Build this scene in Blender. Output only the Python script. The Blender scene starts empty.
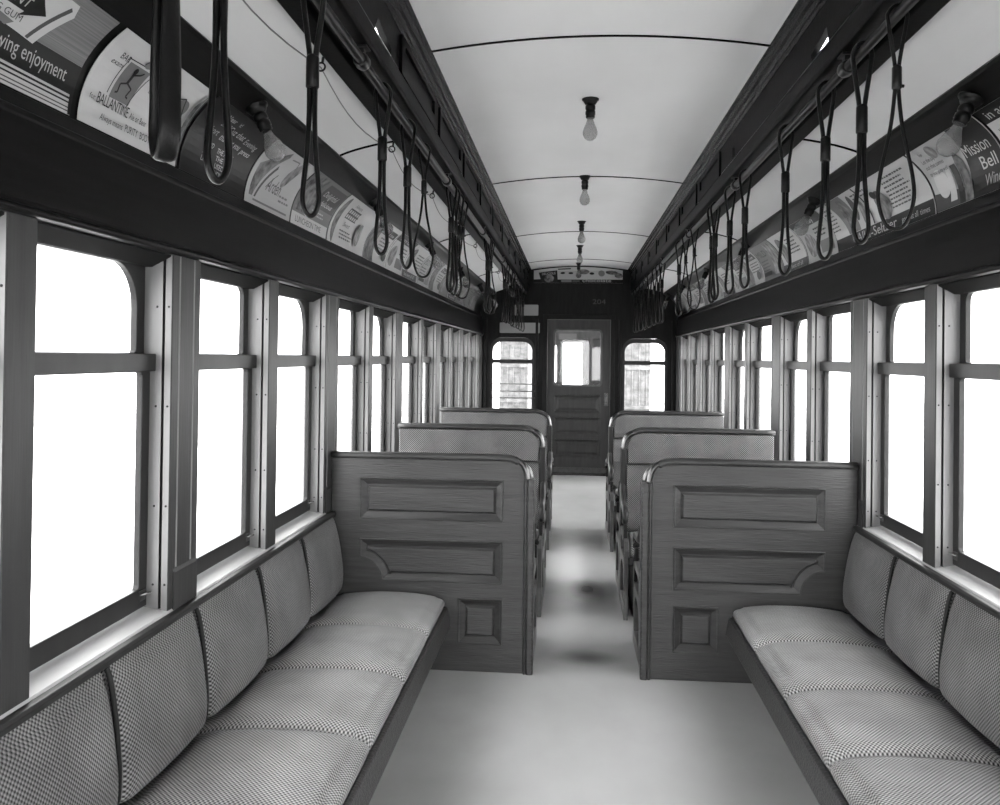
import bpy, bmesh, math, random
from mathutils import Vector, Matrix
from mathutils.geometry import tessellate_polygon
random.seed(7)
C = bpy.context.scene.collection
PI = math.pi

# ------------------------------------------------------------------ materials
def _new(name):
    m = bpy.data.materials.new(name); m.use_nodes = True
    nt = m.node_tree; b = nt.nodes['Principled BSDF']
    return m, nt, b
def g3(v): return (v, v, v, 1)
def mat(name, v, rough=.5, metal=0.0, var=0.0, scale=(3, 3, 3), bump=0.0, bscale=40, spec=.5, detail=4):
    m, nt, b = _new(name)
    b.inputs['Base Color'].default_value = g3(v); b.inputs['Roughness'].default_value = rough
    b.inputs['Metallic'].default_value = metal
    b.inputs['Specular IOR Level'].default_value = spec
    tc = nt.nodes.new('ShaderNodeTexCoord')
    if var > 0:
        mp = nt.nodes.new('ShaderNodeMapping'); mp.inputs['Scale'].default_value = scale
        n = nt.nodes.new('ShaderNodeTexNoise'); n.inputs['Scale'].default_value = 1; n.inputs['Detail'].default_value = detail
        r = nt.nodes.new('ShaderNodeValToRGB')
        r.color_ramp.elements[0].position = .3; r.color_ramp.elements[1].position = .7
        r.color_ramp.elements[0].color = g3(max(0, v * (1 - var))); r.color_ramp.elements[1].color = g3(v * (1 + var))
        nt.links.new(tc.outputs['Object'], mp.inputs[0]); nt.links.new(mp.outputs[0], n.inputs['Vector'])
        nt.links.new(n.outputs['Fac'], r.inputs[0]); nt.links.new(r.outputs[0], b.inputs['Base Color'])
    if bump > 0:
        mp2 = nt.nodes.new('ShaderNodeMapping'); s = bscale
        mp2.inputs['Scale'].default_value = s if isinstance(s, tuple) else (s, s, s)
        n2 = nt.nodes.new('ShaderNodeTexNoise'); n2.inputs['Scale'].default_value = 1; n2.inputs['Detail'].default_value = 5
        bp = nt.nodes.new('ShaderNodeBump'); bp.inputs['Strength'].default_value = bump; bp.inputs['Distance'].default_value = .004
        nt.links.new(tc.outputs['Object'], mp2.inputs[0]); nt.links.new(mp2.outputs[0], n2.inputs['Vector'])
        nt.links.new(n2.outputs['Fac'], bp.inputs['Height']); nt.links.new(bp.outputs[0], b.inputs['Normal'])
    return m
def rattan(name, lo, hi, p, wear=.5):
    m, nt, b = _new(name)
    N = nt.nodes.new; L = nt.links.new
    uv = N('ShaderNodeUVMap'); sep = N('ShaderNodeSeparateXYZ'); L(uv.outputs[0], sep.inputs[0])
    def mth(op, a, c=None):
        n = N('ShaderNodeMath'); n.operation = op
        for k, v in ((0, a), (1, c)):
            if v is None: continue
            if isinstance(v, (int, float)): n.inputs[k].default_value = v
            else: L(v, n.inputs[k])
        return n.outputs[0]
    k = 2 * PI / p
    su = mth('SINE', mth('MULTIPLY', sep.outputs[0], k)); sv = mth('SINE', mth('MULTIPLY', sep.outputs[1], k))
    pr = mth('MULTIPLY', su, sv)
    h = mth('ADD', mth('MULTIPLY', pr, .5), .5)
    # fine cane strands running across each cell
    fine = mth('SINE', mth('MULTIPLY', mth('ADD', sep.outputs[0], sep.outputs[1]), k * 3.0))
    h2 = mth('ADD', mth('MULTIPLY', h, .85), mth('MULTIPLY', fine, .08))
    tc = N('ShaderNodeTexCoord'); no = N('ShaderNodeTexNoise'); no.inputs['Scale'].default_value = 5.5; no.inputs['Detail'].default_value = 5
    L(tc.outputs['Object'], no.inputs['Vector'])
    r = N('ShaderNodeValToRGB'); r.color_ramp.elements[0].position = .12; r.color_ramp.elements[1].position = .85
    r.color_ramp.elements[0].color = g3(lo); r.color_ramp.elements[1].color = g3(hi); L(h2, r.inputs[0])
    mx = N('ShaderNodeMix'); mx.data_type = 'RGBA'; mx.blend_type = 'MULTIPLY'; mx.inputs[0].default_value = .85
    r2 = N('ShaderNodeValToRGB'); r2.color_ramp.elements[0].position = .3; r2.color_ramp.elements[1].position = .7
    r2.color_ramp.elements[0].color = g3(wear); r2.color_ramp.elements[1].color = g3(1.0); L(no.outputs['Fac'], r2.inputs[0])
    L(r.outputs[0], mx.inputs[6]); L(r2.outputs[0], mx.inputs[7]); L(mx.outputs[2], b.inputs['Base Color'])
    bp = N('ShaderNodeBump'); bp.inputs['Strength'].default_value = .8; bp.inputs['Distance'].default_value = .0035
    L(h2, bp.inputs['Height']); L(bp.outputs[0], b.inputs['Normal'])
    b.inputs['Roughness'].default_value = .45; b.inputs['Specular IOR Level'].default_value = .25
    return m
def glass_mat(name, refl=.06, tint=.97):
    m = bpy.data.materials.new(name); m.use_nodes = True; nt = m.node_tree; nt.nodes.clear()
    o = nt.nodes.new('ShaderNodeOutputMaterial'); t = nt.nodes.new('ShaderNodeBsdfTransparent'); t.inputs[0].default_value = g3(tint)
    gl = nt.nodes.new('ShaderNodeBsdfGlossy'); gl.inputs['Roughness'].default_value = .02
    mx = nt.nodes.new('ShaderNodeMixShader'); lw = nt.nodes.new('ShaderNodeLayerWeight'); lw.inputs[0].default_value = .5
    pw = nt.nodes.new('ShaderNodeMath'); pw.operation = 'POWER'; pw.inputs[1].default_value = 5
    ma = nt.nodes.new('ShaderNodeMath'); ma.operation = 'MULTIPLY_ADD'; ma.inputs[1].default_value = .5; ma.inputs[2].default_value = refl * .5
    nt.links.new(lw.outputs['Facing'], pw.inputs[0]); nt.links.new(pw.outputs[0], ma.inputs[0]); nt.links.new(ma.outputs[0], mx.inputs[0]); nt.links.new(t.outputs[0], mx.inputs[1]); nt.links.new(gl.outputs[0], mx.inputs[2])
    nt.links.new(mx.outputs[0], o.inputs[0]); return m
def bulb_mat():
    m = bpy.data.materials.new('frosted_bulb_glass'); m.use_nodes = True; nt = m.node_tree; nt.nodes.clear()
    o = nt.nodes.new('ShaderNodeOutputMaterial'); t = nt.nodes.new('ShaderNodeBsdfTransparent'); t.inputs[0].default_value = g3(.95)
    d = nt.nodes.new('ShaderNodeBsdfPrincipled'); d.inputs['Base Color'].default_value = g3(.22); d.inputs['Roughness'].default_value = .15
    mx = nt.nodes.new('ShaderNodeMixShader'); mx.inputs[0].default_value = .5
    nt.links.new(t.outputs[0], mx.inputs[1]); nt.links.new(d.outputs[0], mx.inputs[2]); nt.links.new(mx.outputs[0], o.inputs[0]); return m

M = dict(
    wood=mat('varnished_wood', 0.032, .36, var=.28, scale=(4, 30, 60), bump=.6, bscale=(14, 90, 200), spec=0.35),
    post=mat('painted_post_wood', 0.029, .42, var=.22, scale=(25, 25, 3), bump=.12, bscale=(120, 120, 8), spec=0.2),
    stop=mat('pale_sash_stop_paint', .15, .45, var=.12, scale=(25, 25, 2)),
    frame_paint=mat('grey_seat_casting', .055, .4, var=.3, scale=(20, 20, 20)),
    head=mat('matt_dark_head_paint', .012, .7, spec=.02),
    sash=mat('dark_sash_wood', 0.016, .38, var=.2, scale=(20, 20, 4), spec=0.2),
    sill=mat('pale_sill_paint', 0.3, .45, var=.12, scale=(9, 2, 9)),
    frieze=mat('dark_frieze_wood', 0.006, .36, var=.35, scale=(40, 1.5, 40), bump=.12, bscale=(120, 6, 120), spec=0.07),
    black=mat('black_japanned_wood', 0.0014, .40, var=.3, scale=(20, 3, 20), bump=.15, bscale=60, spec=0.025),
    crackle=mat('crazed_black_varnish', 0.0014, .22, var=.3, scale=(30, 10, 30), bump=1.0, bscale=(150, 60, 150), spec=0.05),
    ceil=mat('cream_ceiling_paint', 0.58, .55, var=.05, scale=(2.5, 1.2, 2.5), bump=.03, bscale=12, spec=.3),
    floor=mat('worn_linoleum', 0.38, 0.27, var=.16, scale=(1.3, .8, 1), bump=.04, bscale=30, detail=6),
    wall=mat('wainscot_paint', 0.02, .45, var=.2, scale=(4, 4, 12), spec=0.2),
    door=mat('end_door_wood', 0.027, .42, var=.2, scale=(30, 30, 5), bump=.1, bscale=(100, 100, 10), spec=0.2),
    bulk=mat('bulkhead_wood', 0.009, .42, var=.25, scale=(30, 30, 5), spec=0.08),
    leather=mat('black_leather', 0.005, .34, var=.3, scale=(40, 40, 40), bump=.2, bscale=200, spec=0.15),
    iron=mat('black_enamelled_iron', 0.007, .3, spec=0.2),
    grey_iron=mat('worn_grey_iron', 0.05, .36, metal=.6, var=.25, scale=(20, 20, 20)),
    brass=mat('polished_brass', .10, .3, metal=1.0),
    rail=mat('dull_steel_tube', 0.022, .38, metal=.8, var=.3, scale=(30, 8, 30)),
    latch=mat('sash_lift_metal', 0.12, .3, metal=.9),
    socket=mat('bakelite_socket', 0.005, .35, spec=0.2),
    cane=rattan('woven_cane', .006, .32, .0124),
    cane_seat=rattan('woven_cane_polished', .025, .56, .0124, .62),
    welt=mat('dark_welt_cord', 0.01, .6, spec=0.2),
    glass=glass_mat('window_glass'),
    bulb=bulb_mat(),
    c_white=mat('card_white', .44, .45, spec=.15), c_cream=mat('card_cream', .34, .45, spec=.15), c_grey=mat('card_grey', .13, .45, spec=.15),
    c_mid=mat('card_midgrey', .055, .45, spec=.15), c_dark=mat('card_dark', .008, .4, spec=.15), c_black=mat('card_black', .002, .4, spec=.15),
    c_lines=mat('card_halftone', .15, .5, spec=.15, var=.25, scale=(1, 2, 400)),
    c_pic=mat('card_picture', .11, .45, spec=.15, var=.85, scale=(26, 26, 26), detail=3),
    c_pic2=mat('card_picture_soft', .18, .45, spec=.15, var=.7, scale=(18, 30, 22), detail=3),
    enamel=mat('white_enamel_sign', .16, .35),
    ground=mat('frosted_ballast_ground', 0.55, .9, var=.55, scale=(1.1, .5, 1), detail=8),
    facade=mat('street_facade', .085, .8, var=.5, scale=(6, 6, 9), detail=6),
)

def floor_darkening(m):
    # dark elliptical patches along the aisle, and grime along the bench fronts
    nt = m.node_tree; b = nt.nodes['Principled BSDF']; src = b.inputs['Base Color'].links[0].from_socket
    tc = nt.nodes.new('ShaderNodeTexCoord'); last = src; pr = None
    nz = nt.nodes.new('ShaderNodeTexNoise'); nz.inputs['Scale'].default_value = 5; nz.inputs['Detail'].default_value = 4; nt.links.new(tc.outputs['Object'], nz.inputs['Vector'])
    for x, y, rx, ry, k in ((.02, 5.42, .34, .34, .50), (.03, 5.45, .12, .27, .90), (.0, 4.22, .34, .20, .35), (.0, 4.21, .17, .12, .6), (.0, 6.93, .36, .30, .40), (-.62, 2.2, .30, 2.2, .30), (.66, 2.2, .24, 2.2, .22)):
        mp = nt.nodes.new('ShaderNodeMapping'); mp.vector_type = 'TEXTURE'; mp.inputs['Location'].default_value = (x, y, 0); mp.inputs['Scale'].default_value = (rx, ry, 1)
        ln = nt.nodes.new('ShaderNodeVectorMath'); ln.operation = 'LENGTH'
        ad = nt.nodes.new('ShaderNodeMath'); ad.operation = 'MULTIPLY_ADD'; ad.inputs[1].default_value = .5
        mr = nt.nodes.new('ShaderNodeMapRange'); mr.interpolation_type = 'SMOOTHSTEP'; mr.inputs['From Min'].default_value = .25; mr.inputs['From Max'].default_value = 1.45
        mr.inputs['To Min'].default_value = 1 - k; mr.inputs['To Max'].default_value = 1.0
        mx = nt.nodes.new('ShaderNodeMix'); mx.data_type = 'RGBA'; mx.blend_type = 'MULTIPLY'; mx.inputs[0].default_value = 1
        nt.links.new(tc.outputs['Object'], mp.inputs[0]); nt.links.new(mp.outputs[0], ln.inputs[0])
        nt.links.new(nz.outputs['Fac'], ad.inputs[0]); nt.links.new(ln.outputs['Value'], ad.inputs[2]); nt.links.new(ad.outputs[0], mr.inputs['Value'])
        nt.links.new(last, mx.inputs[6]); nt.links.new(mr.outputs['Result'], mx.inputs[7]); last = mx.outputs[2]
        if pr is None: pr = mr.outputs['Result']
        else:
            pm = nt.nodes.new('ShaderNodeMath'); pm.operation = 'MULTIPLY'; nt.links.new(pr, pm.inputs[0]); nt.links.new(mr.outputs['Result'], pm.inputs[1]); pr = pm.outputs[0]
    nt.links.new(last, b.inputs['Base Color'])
    sh = nt.nodes.new('ShaderNodeMath'); sh.operation = 'MULTIPLY'; sh.inputs[1].default_value = .5      # specular drops where the floor is darkened
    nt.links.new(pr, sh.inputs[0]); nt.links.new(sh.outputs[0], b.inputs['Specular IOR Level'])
floor_darkening(M['floor'])

# ------------------------------------------------------------------ mesh builder
class MB:
    def __init__(s): s.v = []; s.f = []; s.m = []; s.uv = []; s.sm = []
    def add(s, verts, faces, mi=0, uvs=None, smooth=False):
        b = len(s.v); s.v += [tuple(x) for x in verts]
        for k, f in enumerate(faces):
            s.f.append([b + i for i in f]); s.m.append(mi); s.sm.append(smooth)
            s.uv.append([uvs[i] for i in f] if uvs else [(0, 0)] * len(f))
        return s
    def box(s, x0, x1, y0, y1, z0, z1, mi=0):
        x0, x1 = sorted((x0, x1)); y0, y1 = sorted((y0, y1)); z0, z1 = sorted((z0, z1))
        v = [(x, y, z) for z in (z0, z1) for y in (y0, y1) for x in (x0, x1)]
        return s.add(v, [(0, 2, 3, 1), (4, 5, 7, 6), (0, 1, 5, 4), (2, 6, 7, 3), (0, 4, 6, 2), (1, 3, 7, 5)], mi)
    def prism(s, prof, y0, y1, mi=0, P=None, smooth=False):
        """closed 2-D outline swept from y0 to y1; P(a, b, y) places it"""
        P = P or (lambda a, b, y: (a, y, b)); n = len(prof)
        v = [P(a, b, y0) for a, b in prof] + [P(a, b, y1) for a, b in prof]
        s.add(v, [(i, (i + 1) % n, n + (i + 1) % n, n + i) for i in range(n)], mi, smooth=smooth)
        tri = tessellate_polygon([[Vector((a, b, 0)) for a, b in prof]])
        return s.add(v, [t for t in tri] + [tuple(n + i for i in t) for t in tri], mi)
    def plate(s, outer, holes, d0, d1, P, mi=0, uv=False):
        loops = [outer] + list(holes); flat = [p for l in loops for p in l]; n = len(flat)
        tri = tessellate_polygon([[Vector((a, b, 0)) for a, b in l] for l in loops])
        v = [P(a, b, d0) for a, b in flat] + [P(a, b, d1) for a, b in flat]
        uvs = flat + flat if uv else None
        s.add(v, [tuple(t) for t in tri] + [tuple(n + i for i in t) for t in tri], mi, uvs)
        o = 0
        for l in loops:
            k = len(l)
            s.add(v, [(o + i, o + (i + 1) % k, n + o + (i + 1) % k, n + o + i) for i in range(k)], mi, uvs); o += k
        return s
    def rings(s, rings, close=True, caps=True, mi=0, uvs=None, smooth=True):
        n = len(rings[0]); v = [p for r in rings for p in r]; f = []
        for j in range(len(rings) - 1):
            for i in range(n if close else n - 1):
                k = (i + 1) % n; f.append((j * n + i, j * n + k, (j + 1) * n + k, (j + 1) * n + i))
        s.add(v, f, mi, uvs, smooth)
        if caps:
            s.add(v, [tuple(range(n)), tuple(range((len(rings) - 1) * n, len(rings) * n))], mi, uvs, False)
        return s
    def tube(s, pts, r, n=10, mi=0, up=None, r2=None, closed=False):
        """sweep an ellipse (r across, r2 along 'up') down a path"""
        pts = [Vector(p) for p in pts]; rings = []; N = len(pts); prev = None
        for i in range(N):
            a = pts[(i - 1) % N] if closed else pts[max(0, i - 1)]; b = pts[(i + 1) % N] if closed else pts[min(N - 1, i + 1)]
            t = (b - a).normalized()
            u = Vector(up) if up is not None else (prev if prev is not None else (Vector((0, 0, 1)) if abs(t.z) < .9 else Vector((1, 0, 0))))
            u = (u - t * u.dot(t)).normalized(); prev = u; w = t.cross(u)
            rr = r[i] if isinstance(r, (list, tuple)) else r
            rv = r2 if r2 is not None else rr
            rings.append([pts[i] + w * rr * math.cos(2 * PI * k / n) + u * rv * math.sin(2 * PI * k / n) for k in range(n)])
        if closed: rings.append(rings[0])
        return s.rings(rings, caps=not closed, mi=mi)
    def lathe(s, prof, o=(0, 0, 0), axis=(0, 0, 1), n=20, mi=0):
        ax = Vector(axis).normalized(); u = ax.orthogonal().normalized(); w = ax.cross(u); o = Vector(o)
        return s.rings([[o + ax * h + (u * math.cos(2 * PI * k / n) + w * math.sin(2 * PI * k / n)) * max(r, 1e-4) for k in range(n)] for r, h in prof], mi=mi)
    def build(s, name, mats, parent=None, bevel=0, seg=2):
        me = bpy.data.meshes.new(name); me.from_pydata(s.v, [], s.f)
        mats = mats if isinstance(mats, (list, tuple)) else [mats]
        for m in mats: me.materials.append(M[m] if isinstance(m, str) else m)
        me.polygons.foreach_set('material_index', s.m); me.polygons.foreach_set('use_smooth', s.sm)
        if any(any(a != (0, 0) for a in u) for u in s.uv):
            l = me.uv_layers.new(name='UVMap'); k = 0
            flat = [c for u in s.uv for p in u for c in p]; l.data.foreach_set('uv', flat)
        bm = bmesh.new(); bm.from_mesh(me); bmesh.ops.remove_doubles(bm, verts=bm.verts, dist=1e-6)
        bmesh.ops.recalc_face_normals(bm, faces=bm.faces); bm.to_mesh(me); bm.free(); me.update()
        o = bpy.data.objects.new(name, me); C.objects.link(o)
        if parent is not None: o.parent = parent
        if bevel:
            b = o.modifiers.new('edge', 'BEVEL'); b.width = bevel; b.segments = seg; b.limit_method = 'ANGLE'; b.angle_limit = math.radians(35); b.harden_normals = False
        return o

def tag(o, label=None, cat=None, group=None, kind='thing'):
    if label: o['label'] = label
    if cat: o['category'] = cat
    if group: o['group'] = group
    o['kind'] = kind; return o
def empty(name, loc=(0, 0, 0), rz=0.0):
    o = bpy.data.objects.new(name, None); C.objects.link(o); o.location = loc; o.rotation_euler = (0, 0, rz); o.empty_display_size = .05; return o
def dup(root, loc, rz=0.0, label=None, scale=None):
    r = root.copy(); C.objects.link(r); r.location = loc; r.scale = scale or (1, 1, 1); r.rotation_euler = (0, 0, rz)
    if label: r['label'] = label
    for ch in list(root.children):
        c = ch.copy(); C.objects.link(c); c.parent = r
        for gch in list(ch.children):
            d = gch.copy(); C.objects.link(d); d.parent = c
    return r
def struct(o): o['kind'] = 'structure'; return o
def rrect(x0, x1, z0, z1, r, n=6):
    """rounded rectangle; r = one radius or (bl, br, tr, tl)"""
    if not isinstance(r, (tuple, list)): r = (r,) * 4
    out = []
    for (cx, cz, a0), q in zip(((x0, z0, PI), (x1, z0, 1.5 * PI), (x1, z1, 0), (x0, z1, .5 * PI)), r):
        sx = 1 if cx == x0 else -1; sz = 1 if cz == z0 else -1
        if q < 1e-5: out.append((cx, cz)); continue
        for k in range(n + 1):
            a = a0 + .5 * PI * k / n
            out.append((cx + sx * q + q * math.cos(a), cz + sz * q + q * math.sin(a)))
    return out
def smooth_path(pts, k=6, closed=False):
    out = []; n = len(pts); P = [Vector(p) for p in pts]
    for i in range(n if closed else n - 1):
        p0, p1, p2, p3 = (P[(i - 1) % n], P[i], P[(i + 1) % n], P[(i + 2) % n]) if closed else (P[max(0, i - 1)], P[i], P[i + 1], P[min(n - 1, i + 2)])
        for j in range(k):
            t = j / k
            out.append(.5 * ((2 * p1) + (p2 - p0) * t + (2 * p0 - 5 * p1 + 4 * p2 - p3) * t * t + (3 * p1 - p0 - 3 * p2 + p3) * t ** 3))
    if not closed: out.append(P[-1])
    return out
def bez(p0, p1, p2, n):
    return [tuple((1 - t) ** 2 * a + 2 * t * (1 - t) * b + t * t * c for a, b, c in zip(p0, p1, p2)) for t in [i / n for i in range(n + 1)]]
def inset(poly, d):
    """move a CCW outline inwards by d (mitred)"""
    n = len(poly); out = []
    for i in range(n):
        p, q, r = Vector(poly[i - 1]), Vector(poly[i]), Vector(poly[(i + 1) % n])
        e1 = (q - p).normalized(); e2 = (r - q).normalized()
        n1 = Vector((-e1.y, e1.x)); n2 = Vector((-e2.y, e2.x)); b = n1 + n2
        b = b / max(.35, b.dot(n1)) if b.length > 1e-6 else n1
        out.append(tuple(q + b * d))
    return out
def panel_part(parent, outline, P, mat_, d_face, name='panel', fld=.035, back=None):
    """a raised-and-fielded panel: moulding bead, recess, bevel and raised field. P(a,b,d): d grows away from viewer"""
    steps = [(0, .003), (0, -.002), (.003, -.004), (.007, -.002), (.009, .002), (.030, .015), (.035, .0155), (.035 + fld * .9, .004), (.035 + fld * .9 + .003, .003)]
    mb = MB(); rings = [[P(a, b, d_face + dd) for a, b in inset(outline, ins)] for ins, dd in steps]
    mb.rings(rings, caps=False, smooth=False)
    n = len(outline); last = inset(outline, steps[-1][0])
    tri = tessellate_polygon([[Vector((a, b, 0)) for a, b in last]])
    mb.add([P(a, b, d_face + steps[-1][1]) for a, b in last], [tuple(t) for t in tri])
    return mb.build(name, mat_, parent)

# ------------------------------------------------------------------ the car body
Y0, Y1 = -1.6, 10.75
HEAD = 1.727
NUM = {'trim': 0, 'window': 0, 'door': 0}
def num(k): NUM[k] += 1; return f'{k}_{NUM[k]}'

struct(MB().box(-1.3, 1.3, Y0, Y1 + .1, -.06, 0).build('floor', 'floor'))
for sg, nm in ((-1, 'left'), (1, 'right')):
    struct(MB().box(sg * 1.212, sg * 1.305, Y0, Y1, 0, .70).build('wall_' + nm, 'wall'))
    # window sill
    struct(MB().prism([(sg * 1.196, .700), (sg * 1.196, .722), (sg * 1.20, .727), (sg * 1.305, .742), (sg * 1.305, .700)], Y0, Y1).build(num('trim'), 'sill'))
    # frieze board over the windows
    pr = [(1.30, 1.727), (1.196, 1.727), (1.186, 1.730), (1.182, 1.738), (1.186, 1.746), (1.196, 1.750), (1.199, 1.760), (1.209, 1.930), (1.206, 1.934),
          (1.206, 1.944), (1.211, 1.949), (1.222, 1.982), (1.236, 1.986), (1.30, 1.986)]
    struct(MB().prism([(sg * a, b) for a, b in pr], Y0, Y1).build(num('trim'), 'frieze', bevel=.002))
    # card rack cove and lamp strip
    cove = bez((1.234, 1.987), (1.228, 2.122), (1.114, 2.204), 12)
    pr = cove + [(1.104, 2.196), (1.094, 2.204), (1.050, 2.243), (1.036, 2.250), (1.032, 2.262), (1.040, 2.275), (1.12, 2.33), (1.30, 2.33), (1.30, 1.987)]
    struct(MB().prism([(sg * a, b) for a, b in pr], Y0, Y1).build(num('trim'), 'frieze'))
    # lower deck ceiling
    top = bez((1.07, 2.255), (.93, 2.325), (.64, 2.345), 10)
    struct(MB().prism([(sg * a, b) for a, b in top] + [(sg * a, b + .02) for a, b in reversed(top)], Y0, Y1, smooth=False).build('ceiling_' + nm, 'ceil'))
    for yb in ((.95, 3.45, 6.1, 8.7) if sg < 0 else (.95, 3.47, 5.98, 8.45)):
        mb = MB()
        mb.prism([(sg * a, b - .006) for a, b in top] + [(sg * a, b + .004) for a, b in reversed(top)], yb - .0045, yb + .0045)
        struct(mb.build(num('trim'), 'black'))
    # deck sill beam
    pr = [(.632, 2.300), (.638, 2.292), (.690, 2.292), (.700, 2.300), (.704, 2.322), (.736, 2.322), (.742, 2.304), (.796, 2.300), (.803, 2.308), (.803, 2.336), (.632, 2.352)]
    struct(MB().prism([(sg * a, b) for a, b in pr], Y0, Y1).build(num('trim'), 'black', bevel=.003))
    # clerestory side with its narrow ventilating slots
    P = lambda a, b, d, sg=sg: (sg * (.640 + d), a, b)
    holes = [[(2.36, 2.362), (2.58, 2.362), (2.58, 2.385), (2.40, 2.412)]] if sg < 0 else [[(2.52, 2.366), (2.70, 2.366), (2.70, 2.388), (2.54, 2.412)], [(3.93, 2.366), (4.00, 2.366), (4.00, 2.42), (3.95, 2.42)]]
    struct(MB().plate([(Y0, 2.34), (Y1, 2.34), (Y1, 2.59), (Y0, 2.59)], holes, 0, .02, P).build(num('trim'), 'black'))
    for k in range(15):   # deck sash frames
        ya = -1.3 + k * .80
        if Y1 - ya < .8: continue
        mb = MB(); mb.plate(rrect(ya, ya + .70, 2.352, 2.480, .01), [rrect(ya + .05, ya + .65, 2.40, 2.455, .01)], -.010, 0.0, P)
        if not any(ya < h[0][0] + .2 and ya + .7 > h[0][0] for h in holes): struct(mb.build(num('trim'), 'black'))
    # upper deck cornice, crazed varnish
    pr = [(.660, 2.485), (.637, 2.487), (.630, 2.495), (.631, 2.505), (.621, 2.514), (.618, 2.529), (.606, 2.539), (.605, 2.547), (.597, 2.551), (.597, 2.564), (.66, 2.59)]
    struct(MB().prism([(sg * a, b) for a, b in pr], Y0, Y1).build(num('trim'), 'crackle', bevel=.002))
arch = [(x, 2.600 - .046 * (x / .60) ** 2) for x in [-.66 + 1.32 * k / 24 for k in range(25)]]
struct(MB().prism(arch + [(a, b + .03) for a, b in reversed(arch)], Y0, Y1).build('ceiling', 'ceil'))
for yb in (.70, 3.07, 5.45, 7.82, 10.0):
    mb = MB(); mb.prism([(a, b - .005) for a, b in arch if abs(a) < .61] + [(a, b + .004) for a, b in reversed(arch) if abs(a) < .61], yb - .0045, yb + .0045)
    struct(mb.build(num('trim'), 'black'))

# ---- posts and windows
PL = [('p', -1.45, -1.25), ('m', -.05, .05), ('p', .78, .99), ('m', 1.62, 1.719), ('p', 2.334, 2.517), ('m', 3.112, 3.214), ('p', 3.852, 4.07), ('m', 4.70, 4.79), ('p', 5.425, 5.65), ('m', 6.36, 6.455),
      ('p', 7.07, 7.29), ('m', 7.93, 8.03), ('p', 8.60, 8.82), ('m', 9.43, 9.53), ('p', 10.18, 10.40)]
PR = [('p', -1.45, -1.25), ('m', -.02, .08), ('p', .70, .92), ('m', 1.55, 1.65), ('p', 2.29, 2.51), ('m', 3.157, 3.261), ('p', 3.872, 4.10), ('m', 4.75, 4.84), ('p', 5.445, 5.68), ('m', 6.45, 6.55),
      ('p', 7.17, 7.39), ('m', 8.04, 8.14), ('p', 8.75, 8.97), ('m', 9.62, 9.72), ('p', 10.30, 10.52)]
PANE = {}
def post(sg, kind, ya, yb):
    G = .010
    pr = [(1.30, ya), (1.229, ya), (1.229, ya + G), (1.221, ya + G), (1.221, ya), (1.203, ya), (1.20, ya + .003)]
    if kind == 'p':
        pr += [(1.20, ya + .040), (1.207, ya + .043), (1.207, ya + .047), (1.20, ya + .050), (1.20, yb - .050), (1.207, yb - .047), (1.207, yb - .043), (1.20, yb - .040)]
    pr += [(1.20, yb - .003), (1.203, yb), (1.221, yb), (1.221, yb - G), (1.229, yb - G), (1.229, yb), (1.30, yb)]
    mb = MB(); mb.prism([(sg * a, b) for a, b in pr], .722, HEAD, P=lambda a, b, z: (a, b, z))
    root = struct(mb.build(num('trim'), ['post', 'stop', 'sash']))
    for q in root.data.polygons:
        ax = abs(q.center.x)
        if abs(q.normal.y) > .9 and 1.203 < ax < 1.30: q.material_index = 1
        if 1.219 < ax < 1.231 and (abs(q.normal.x) > .5 or abs(ax - 1.225) < .002): q.material_index = 2
    if kind == 'p':   # plinth block with a chamfered top
        q = MB(); q.prism([(1.201, .722), (1.1955, .722), (1.1955, .828), (1.201, .840)], ya + .025, yb - .006, P=lambda a, b, y: (sg * a, y, b)); q.build('plinth', 'post', root)
    # screw heads down the sash stops
    s = MB()
    for z in (.80, 1.02, 1.30, 1.58):
        for x in (1.211, 1.245): s.lathe([(.0035, 0), (.003, .0012), (.0001, .0016)], (sg * x, ya, z), (0, -1, 0), 8)
    s.build('screw', 'sash', root)
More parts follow.
